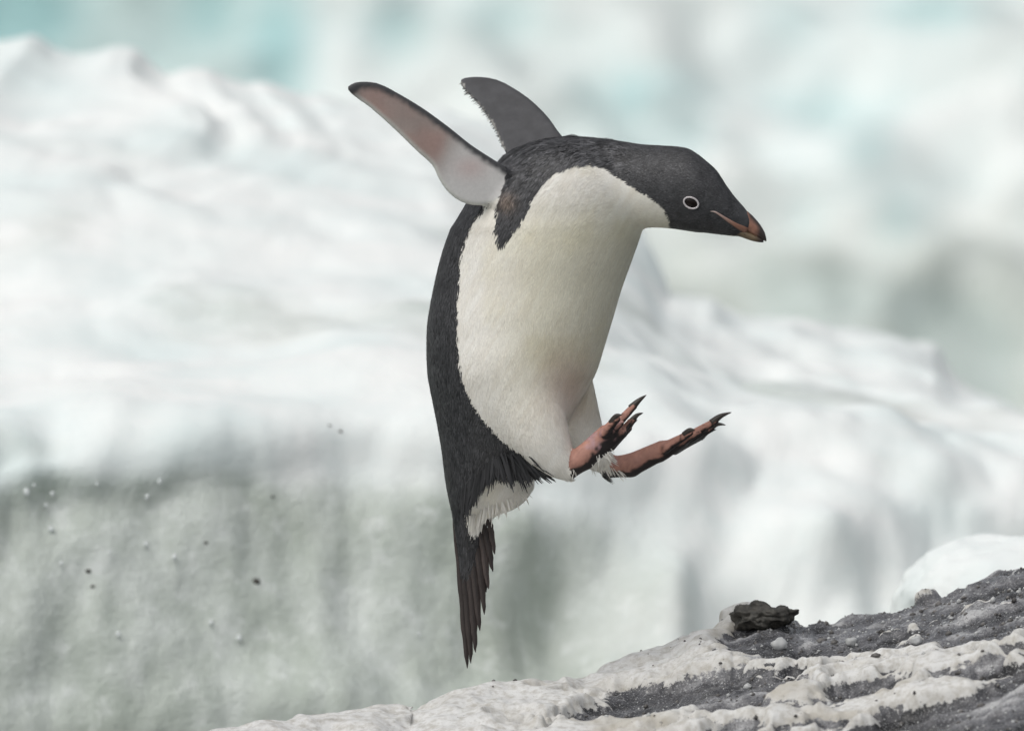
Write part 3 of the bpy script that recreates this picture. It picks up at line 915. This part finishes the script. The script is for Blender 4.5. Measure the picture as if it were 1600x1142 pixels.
# feet
fd = np.minimum(cone_set(FOOT_N, BV), cone_set(FOOT_F, BV))
heel = np.where(z < 0, x + .35 * (735 - y) - 888, x - 952 + .3 * (y - 730))
foot = (fd < 3) & (heel > 0 + 4 * noise(BV, 1 / 6., 4))
skin = np.array([.42, .215, .165])[None] * (1 + .28 * fbm(BV, 1 / 12., 4, 83))[:, None]
lil = sstep(.1, .5, fbm(BV, 1 / 20., 3, 87)) * sstep(1010, 960, x)
skin = skin * (1 - lil[:, None]) + np.array([.42, .26, .27]) * lil[:, None]
# sole: faces away from the shin (down-right)
sd = BN[:, 0] * .60 + BN[:, 1] * .80
solem = sstep(.15, .45, sd + .25 * noise(BV, 1 / 7., 31))
skin = skin * (1 - solem[:, None]) + np.array([.028, .022, .021]) * solem[:, None]
crev = sstep(.25, .55, fbm(BV, 1 / 7., 3, 93)) * .8 * sstep(938, 962, np.where(z < 0, x, x - 85))
wr = sstep(.2, .6, noise(BV * [1, 1, .5], 1 / 2.6, 99)) * .14
skin = skin * (1 - crev[:, None]) * (1 - wr[:, None])  # darkness of toe crevices and skin wrinkles painted into the colour
BCOL = np.where(foot[:, None], skin, BCOL)

ORG = P(735, 1045, 0)
penguin = bpy.data.objects.new("penguin", None)
coll.objects.link(penguin)
penguin.location = ORG
penguin.empty_display_size = 0.1
tag(penguin, "black and white penguin in mid leap with raised flippers and pink feet thrust forward", "penguin")
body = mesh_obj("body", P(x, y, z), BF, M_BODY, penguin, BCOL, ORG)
BB = BVHTree.FromPolygons([tuple(v) for v in BV], [tuple(f) for f in BF])

# ---- feathers: short blades lying on the coat
def blades(root, nrm, flow, L, Wd, lift, col, tilt=0.1):
    """px-space arrays -> verts, faces, colours"""
    t = flow - nrm * (flow * nrm).sum(1, keepdims=True)
    t /= np.linalg.norm(t, axis=1, keepdims=True) + 1e-9
    s = np.cross(nrm, t)
    L = L[:, None]; Wd = Wd[:, None]; lift = lift[:, None]
    r = root - nrm * 0.35
    m = root + t * L * .55 + nrm * lift
    e = root + t * L + nrm * lift * .75
    V = np.stack([r - s * Wd * .8, r + s * Wd * .8, m + s * Wd, m - s * Wd, e + s * Wd * .25, e - s * Wd * .25], 1)
    n = len(root)
    b = (np.arange(n) * 6)[:, None]
    Fq = np.concatenate([b + np.array([3, 2, 1, 0]), b + np.array([5, 4, 2, 3])])
    C = np.repeat(col, 6, 0)
    nn = nrm + t * tilt + s * rng.normal(0, 1, (n, 1)) * tilt * .6
    nn /= np.linalg.norm(nn, axis=1, keepdims=True)
    return V.reshape(-1, 3), Fq, C, np.repeat(nn, 6, 0)

def flow_field(V):
    x, y, z = V.T
    neck = sstep(880, 990, x) * sstep(420, 340, y)
    f = np.zeros_like(V)
    # torso: down, on the breast swept toward the flank
    f[:, 0] = -0.28 - 0.45 * sstep(520, 330, y) * sstep(760, 900, x) + .22 * sstep(600, 700, y) * sstep(760, 830, x) + .05
    f[:, 1] = 1.0
    f[:, 0] = f[:, 0] + .28 * sstep(740, 690, x)
    f[:, 0] = f[:, 0] * (1 - neck) - 1.0 * neck
    f[:, 1] = f[:, 1] * (1 - neck) + .12 * neck
    leg = sstep(640, 700, y) * sstep(800, 850, x)
    f[:, 0] = f[:, 0] * (1 - leg) + .55 * leg
    # mantle: back over the shoulder
    mant = sstep(330, 240, y) * sstep(900, 800, x)
    f[:, 0] = f[:, 0] * (1 - mant) - .9 * mant
    f[:, 1] = f[:, 1] * (1 - mant) + .7 * mant
    f += 0.16 * np.stack([noise(V, 1 / 25., 41), noise(V, 1 / 25., 42), noise(V, 1 / 25., 43)], 1)
    return f

def plumage():
    a, b, c, d = (BV[BF[:, k]] for k in range(4))
    area = np.linalg.norm(np.cross(c - a, d - b), axis=1) * .5
    skip = on_n | on_f | foot
    okf = ~(skip[BF].any(1))
    cen = (a + b + c + d) / 4
    okf &= ~((cen[:, 0] > 1158) | ((np.hypot((cen[:, 0] - 1080), (cen[:, 1] - 317)) < 16)))
    okf &= ~((cen[:, 1] > 897))
    wt = area * okf
    N = 170000
    fi = rng.choice(len(BF), N, p=wt / wt.sum())
    u = rng.random((N, 1)); v = rng.random((N, 1))
    root = (a[fi] * (1 - u) + b[fi] * u) * (1 - v) + (d[fi] * (1 - u) + c[fi] * u) * v
    nr = BN[BF[fi]].mean(1)
    nr /= np.linalg.norm(nr, axis=1, keepdims=True)
    fl = flow_field(root) + rng.normal(0, .10, root.shape)
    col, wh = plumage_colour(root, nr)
    head = sstep(900, 1020, root[:, 0]) * sstep(400, 350, root[:, 1])
    L = rng.uniform(8, 14, N) * (1 - .6 * head)
    Wd = rng.uniform(.5, 1.0, N) * (1 - .3 * head)
    lift = rng.uniform(.4, 1.3, N) * (1 - .6 * head)
    lift = np.where(wh, .26 * lift, lift)
    Wd = np.where(wh, Wd * .8, Wd)
    wetm = sstep(-.1, .4, fbm(root, 1 / 18., 2, 47)) * (~wh) * sstep(1010, 960, root[:, 0]) * sstep(330, 260, root[:, 1])
    lift = lift + wetm * rng.uniform(0, 2.2, N)
    # long straggly feathers round the rump and thighs
    rump = (~wh) * sstep(680, 730, root[:, 1]) * sstep(715, 740, root[:, 0])
    L = L + rump * rng.uniform(0, 9, N)
    lift = lift + rump * rng.uniform(0, 2.0, N)
    val = 1 + rng.normal(0, 1, N) * np.where(wh, .045, .30)
    val = np.clip(val, .5, 2.2)
    col = col * val[:, None]
    tgt = sstep(1040, 960, root[:, 0]) * sstep(345, 300, root[:, 1] + .35 * (root[:, 0] - 850).clip(0)) * (~wh)
    cl = noise(root * [.6, 1, 1], 1 / 4.2, 97)
    col = col * (1 + tgt * (.9 * cl + .25))[:, None]  # wet highlights and dark clumps of nape and shoulders painted into the feathers
    sets = [blades(root, nr, fl, L, Wd, lift, col, np.where(wh, .06, .17)[:, None])]
    # ragged fringe: dark strands hanging over the white vent
    R, T, WW, CC = [], [], [], []
    for (x0, y0, x1, y1) in [(752, 735, 744, 778), (760, 728, 752, 770), (768, 722, 766, 758), (776, 716, 786, 752), (784, 712, 799, 762), (792, 714, 800, 754), (800, 716, 812, 744), (806, 716, 824, 758), (812, 718, 827, 752), (818, 722, 842, 750),
                             (824, 724, 852, 747), (830, 730, 864, 750), (740, 745, 738, 790), (732, 755, 728, 805), (726, 765, 726, 815), (746, 742, 734, 788), (770, 720, 778, 744), (798, 712, 818, 742)]:
        for q in range(9):
            dx, dy = rng.normal(0, 3.5, 2)
            h = BB.ray_cast(Vector((x0 + dx, y0 + dy, -400)), Vector((0, 0, 1)))
            if h[0] is None: continue
            R.append(np.array(h[0]) - [0, 0, 1.5]); T.append(np.array([x1 - x0, y1 - y0, rng.uniform(-16, -3)]) + rng.normal(0, 2.5, 3)); CC.append(BLACK * rng.uniform(.4, .9)); WW.append(rng.uniform(1.0, 2.2))
    # pale wisps at vent and heels
    for (x0, y0, dx, dy) in [(770, 795, -2, 22), (785, 792, 3, 18), (800, 786, 6, 16), (815, 776, 9, 14), (760, 800, -4, 26), (745, 812, -3, 28), (738, 815, -2, 30), (752, 806, -3, 30), (775, 800, 0, 16)]:
        for q in range(6):
            h = BB.ray_cast(Vector((x0 + rng.normal(0, 4), y0 - 8 + rng.normal(0, 3), -400)), Vector((0, 0, 1)))
            if h[0] is None: continue
            R.append(np.array(h[0]) - [0, 0, 1]); T.append(np.array([dx, dy, rng.uniform(0, 6)]) + rng.normal(0, 2, 3)); CC.append(CREAM * rng.uniform(.75, 1.0)); WW.append(rng.uniform(.5, 1.4))
    for (x0, y0, dx, dy, dark) in [(950, 735, 6, 18, 0), (942, 730, 2, 20, 0), (958, 738, 10, 18, 0), (936, 722, 0, 22, 0), (966, 742, 14, 16, 0), (925, 735, 5, 16, 0), (948, 716, 16, 16, 0), (955, 722, 18, 12, 0), (895, 742, 2, 10, 0)]:
        for q in range(6):
            h = BB.ray_cast(Vector((x0 + rng.normal(0, 3), y0 - 6 + rng.normal(0, 3), -400)), Vector((0, 0, 1)))
            if h[0] is None: continue
            R.append(np.array(h[0]) - [0, 0, 1]); T.append(np.array([dx, dy, rng.uniform(-3, 5)]) * rng.uniform(.4, .9) + rng.normal(0, 1.5, 3)); CC.append((BLACK if dark else CREAM) * rng.uniform(.7, 1.0)); WW.append(rng.uniform(.4, .9))
    # comb of stiff little feathers on the far flipper's trailing edge
    for k in range(70):
        yy = 128 + k * 1.45
        xx = np.interp(yy, [127, 143, 160, 181, 206, 232], [719, 728, 745, 761, 776, 787]) + 5
        R.append(np.array([xx, yy, ff_depth(xx, yy) - 5])); T.append(np.array([-6.5 + rng.normal(0, 1.5), 3.5 + rng.normal(0, 1), 2])); CC.append(BLACK * rng.uniform(.8, 1.5) if k % 5 else CREAM * .35); WW.append(rng.uniform(.5, .9))
    R = np.array(R); T = np.array(T); CC = np.array(CC)
    LL = np.linalg.norm(T, axis=1)
    nn = np.tile([0, 0, -1.0], (len(R), 1))
    sets.append(blades(R, nn, T, LL, np.array(WW), rng.uniform(.2, 1.0, len(R)), CC))
    Vs, Fs, Cs, Ns, off = [], [], [], [], 0
    for V, Fq, C, nn in sets:
        Vs.append(V); Fs.append(Fq + off); Cs.append(C); off += len(V)
        Ns.append(nn[:, :1] * [1, 0, 0] - nn[:, 1:2] * UPV + nn[:, 2:] * FWD)
    V = np.concatenate(Vs)
    o = mesh_obj("plumage", P(V[:, 0], V[:, 1], V[:, 2]), np.concatenate(Fs), M_PLUME, penguin, np.concatenate(Cs), ORG, normals=np.concatenate(Ns))
    tag(o, kind="stuff")
plumage()

# ---- tail feathers, one by one
def tail():
    spec = [  # root, mid, tip (px), half width, depth
        ((712, 800), (722, 920), (730, 1044), 7, 3), ((717, 805), (729, 930), (736, 1036), 6.5, -2), ((723, 810), (737, 930), (743, 1019), 6.5, -5), ((730, 815), (742, 900), (750, 985), 6.5, -8),
        ((737, 815), (749, 880), (757, 960), 6, -11), ((744, 812), (756, 860), (763, 920), 6, -13), ((750, 808), (761, 840), (770, 893), 5.5, -15), ((756, 800), (766, 822), (773, 866), 5, -16),
        ((720, 800), (728, 900), (733, 1000), 7, 9), ((728, 800), (738, 880), (747, 965), 7, 14), ((738, 800), (750, 860), (760, 925), 6.5, 18), ((748, 800), (760, 840), (768, 885), 6, 22)]
    for i, (a, m, b, hw, dz) in enumerate(spec):
        pts = smooth_poly([a, m, b], 9, False)
        n = len(pts)
        t = np.linspace(0, 1, n)
        tang = np.gradient(pts, axis=0)
        tang /= np.linalg.norm(tang, axis=1, keepdims=True)
        nor = np.stack([-tang[:, 1], tang[:, 0]], 1)
        wv = hw * np.interp(t, [0, .15, .7, .9, 1], [.6, 1, .85, .5, .06])
        V, F = [], []
        for k in range(n):
            jag = rng.normal(0, .35)
            for j, off in enumerate((-1, -.5, 0, .5, 1)):
                q = pts[k] + nor[k] * (wv[k] * off + (jag if abs(off) == 1 else 0))
                V.append((q[0], q[1], dz + [1.6, .2, -1.4, .2, 1.6][j] - 6 * t[k]))
        for k in range(n - 1):
            for j in range(4):
                F.append((k * 5 + j, k * 5 + j + 1, k * 5 + 6 + j, k * 5 + 5 + j))
        nb = len(V)   # thin back face so that the vane has thickness
        V += [(vx, vy, vz + 1.0) for vx, vy, vz in V]
        F += [tuple(nb + q for q in f[::-1]) for f in F]
        V = np.array(V)
        base = np.array([.052, .040, .036]) * rng.uniform(.75, 1.35)
        cc = base[None] * (1 + .35 * noise(V * [1, .06, 1], 1 / 1.6, 5 + i))[:, None]
        cen = (np.arange(len(V)) % 5 == 2)
        cc[cen] *= .55
        o = mesh_obj("tail_feather", P(V[:, 0], V[:, 1], V[:, 2]), F, M_TAIL, penguin, cc, P(a[0], a[1], dz))
tail()

# ---- claws
def claw(a, m, b, r):
    pts = smooth_poly([a, m, b], 5, False)
    n = len(pts)
    V, F = [], []
    for k in range(n):
        t = pts[min(k + 1, n - 1)] - pts[max(k - 1, 0)]
        t /= np.linalg.norm(t)
        u = np.cross(t, [0, 0, 1.0]); u /= np.linalg.norm(u)
        w_ = np.cross(t, u)
        rr = 1.18 * r * (1 - (k / (n - 1)) ** 1.3) + .25
        for j in range(8):
            an = j * math.pi / 4
            V.append(pts[k] + rr * (math.cos(an) * u + .75 * math.sin(an) * w_))
    for k in range(n - 1):
        for j in range(8):
            F.append((k * 8 + j, k * 8 + (j + 1) % 8, k * 8 + 8 + (j + 1) % 8, k * 8 + 8 + j))
    F.append(tuple(range(7, -1, -1))); F.append(tuple((n - 1) * 8 + j for j in range(8)))
    V = np.array(V)
    mesh_obj("claw", P(V[:, 0], V[:, 1], V[:, 2]), F, M_CLAW, penguin, origin=P(*a))
for a, m, b, r in [((986, 638, -110), (998, 626, -112), (1010, 617, -109), 5.2), ((985, 660, -85), (995, 649, -86), (1005, 645, -84), 4.4), ((979, 672, -68), (988, 661, -66), (996, 656, -64), 4.2), ((956, 661, -136), (963, 650, -145), (972, 648, -152), 5.2),
                   ((1112, 661, 67), (1126, 650, 66), (1143, 644, 66), 5.2), ((1107, 672, 94), (1120, 663, 97), (1134, 664, 98), 4.4), ((1094, 684, 115), (1106, 675, 119), (1119, 671, 121), 4.2), ((1070, 680, 43), (1078, 672, 38), (1086, 672, 34), 5.2)]:
    claw(a, m, b, r)

# ---- eyes
def sphere(r, nu=24, nv=14, sq=(1, 1, 1)):
    V, F = [], []
    for i in range(nv + 1):
        for j in range(nu):
            a, b = math.pi * i / nv, 2 * math.pi * j / nu
            V.append((r * math.sin(a) * math.cos(b) * sq[0], r * math.sin(a) * math.sin(b) * sq[1], r * math.cos(a) * sq[2]))
    for i in range(nv):
        for j in range(nu):
            F.append((i * nu + j, i * nu + (j + 1) % nu, (i + 1) * nu + (j + 1) % nu, (i + 1) * nu + j))
    return np.array(V), F

def eye(side):
    h = BB.ray_cast(Vector((1080, 317, -400 * side)), Vector((0, 0, side)))
    p = np.array(h[0]); nn = np.array(h[1])
    if nn[2] * side > 0: nn = -nn
    u = np.array([1, .42, 0]); u = u - nn * (u @ nn); u /= np.linalg.norm(u)
    v = np.cross(nn, u)
    V, F = sphere(1.0)
    V = p + (V[:, :1] * 11.0) * u + (V[:, 1:2] * 7.8) * v + (V[:, 2:] * 4.2) * nn - nn * 1.0
    e = mesh_obj("eye", P(*V.T), F, M_EYE, penguin, origin=P(*p))
    V, F = [], []
    for i in range(32):
        a = 2 * math.pi * i / 32
        for j in range(10):
            b = 2 * math.pi * j / 10
            rad = 1.0 + 0 * a
            cxy = np.array([11.8 * math.cos(a), 8.5 * math.sin(a)])
            dr = np.array([math.cos(a), math.sin(a)])
            q = cxy + dr * 1.5 * math.cos(b)
            V.append(p + u * q[0] + v * q[1] + nn * (1.5 * math.sin(b) + 1.3))
            F.append((i * 10 + j, ((i + 1) % 32) * 10 + j, ((i + 1) % 32) * 10 + (j + 1) % 10, i * 10 + (j + 1) % 10))
    V = np.array(V)
    mesh_obj("eye_ring", P(*V.T), F, M_RING, e, origin=P(*p))
eye(1); eye(-1)

# ---- bill
def bill():
    cz = -70.0
    def tube(name, st, colfn, parent):
        """st: (x, y_top, y_bottom, half depth); vertical slices"""
        n = 18
        st = np.array(st, float)
        xs = np.linspace(st[0, 0], st[-1, 0], 26)
        V, F = [], []
        for xx in xs:
            T, B, w_ = (np.interp(xx, st[:, 0], st[:, k]) for k in (1, 2, 3))
            for j in range(n):
                a = 2 * math.pi * j / n
                V.append((xx, (T + B) / 2 - (B - T) / 2 * math.cos(a), cz + w_ * math.sin(a)))
        for i in range(len(xs) - 1):
            for j in range(n):
                F.append((i * n + j, i * n + (j + 1) % n, (i + 1) * n + (j + 1) % n, (i + 1) * n + j))
        F.append(tuple(range(n - 1, -1, -1))); F.append(tuple((len(xs) - 1) * n + j for j in range(n)))
        V = np.array(V)
        return mesh_obj(name, P(*V.T), F, M_BILL, parent, colfn(V), ORG if parent is penguin else P(1170, 355, cz))
    PINK = np.array([.35, .175, .12]); DARK = np.array([.045, .033, .030])
    def cu(V):
        x, y, z = V.T
        top = np.interp(x, [1140, 1150, 1162, 1170, 1180, 1188, 1194, 1198], [312, 322, 328, 331, 341, 351, 362, 372])
        rel = y - top
        dk = np.maximum(sstep(12, 4, rel) * sstep(1166, 1174, x), sstep(1178, 1189, x + .15 * (y - 360)))
        dk = np.maximum(dk, sstep(1150, 1140, x) * .3)
        c = PINK * (1 + .25 * noise(V, 1 / 4., 3))[:, None]
        return c * (1 - dk[:, None]) + DARK * dk[:, None]
    def cl(V):
        x, y, z = V.T
        c = np.array([.20, .145, .085])[None] * np.ones((len(V), 1))
        dk = np.maximum(sstep(1176, 1190, x), sstep(1160, 1150, x))
        return c * (1 - dk[:, None]) + DARK * dk[:, None]
    up = tube("upper_bill", [(1142, 322, 344, 12), (1152, 325, 353, 14), (1160, 327, 358, 13.5), (1168, 330, 363, 12), (1176, 337, 367, 10), (1184, 346, 371, 7.8), (1190, 354, 374, 6), (1194.5, 362, 376.5, 4.2), (1197, 368, 378, 2.2), (1197.6, 373, 377, .6)], cu, penguin)
    lo = tube("lower_bill", [(1142, 350, 366, 10), (1152, 354, 369, 10.5), (1160, 357, 371.5, 10), (1168, 361, 374.5, 8.5), (1176, 365, 377, 7), (1184, 369, 378.6, 5), (1189, 372, 379, 3.4), (1193, 374, 379, 1)], cl, penguin)
    # gape: a pink fleshy strip running back along the cheek
    for side in (1, -1):
        line = smooth_poly([(1110, 330.5), (1117, 331.5), (1126, 337), (1138, 345), (1150, 352.5), (1160, 358), (1167, 362)], 4, False)
        wid = np.interp(line[:, 0], [1110, 1116, 1130, 1150, 1167], [.4, 1.3, 2.0, 3.4, 5.5])
        V, F = [], []
        for k, (q, w_) in enumerate(zip(line, wid)):
            for j, o in enumerate((-1, -.4, .4, 1)):
                h = BB.ray_cast(Vector((q[0] - .5 * w_ * o, q[1] + w_ * o, -400 * side)), Vector((0, 0, side)))
                zz = h[0][2] if h[0] is not None else cz - side * 10
                V.append((q[0] - .5 * w_ * o, q[1] + w_ * o, zz - side * (.4 + (1.2 if j in (1, 2) else 0))))
        for k in range(len(line) - 1):
            for j in range(3):
                F.append((k * 4 + j, k * 4 + j + 1, k * 4 + 5 + j, k * 4 + 4 + j))
        V = np.array(V)
        tt = np.repeat(np.linspace(0, 1, len(line)), 4)
        tt = np.clip(tt * 1.6, 0, 1)
        c = np.array([.60, .50, .46])[None] * (1 - tt[:, None]) + PINK[None] * tt[:, None]
        low = np.tile([0, 0, 0, 1.0], len(line))[:, None]
        c = c * (1 - low) + DARK * low
        mesh_obj("gape", P(*V.T), F, M_BILL, penguin, c, P(1140, 345, cz))
bill()
scene.cycles.use_denoising = True
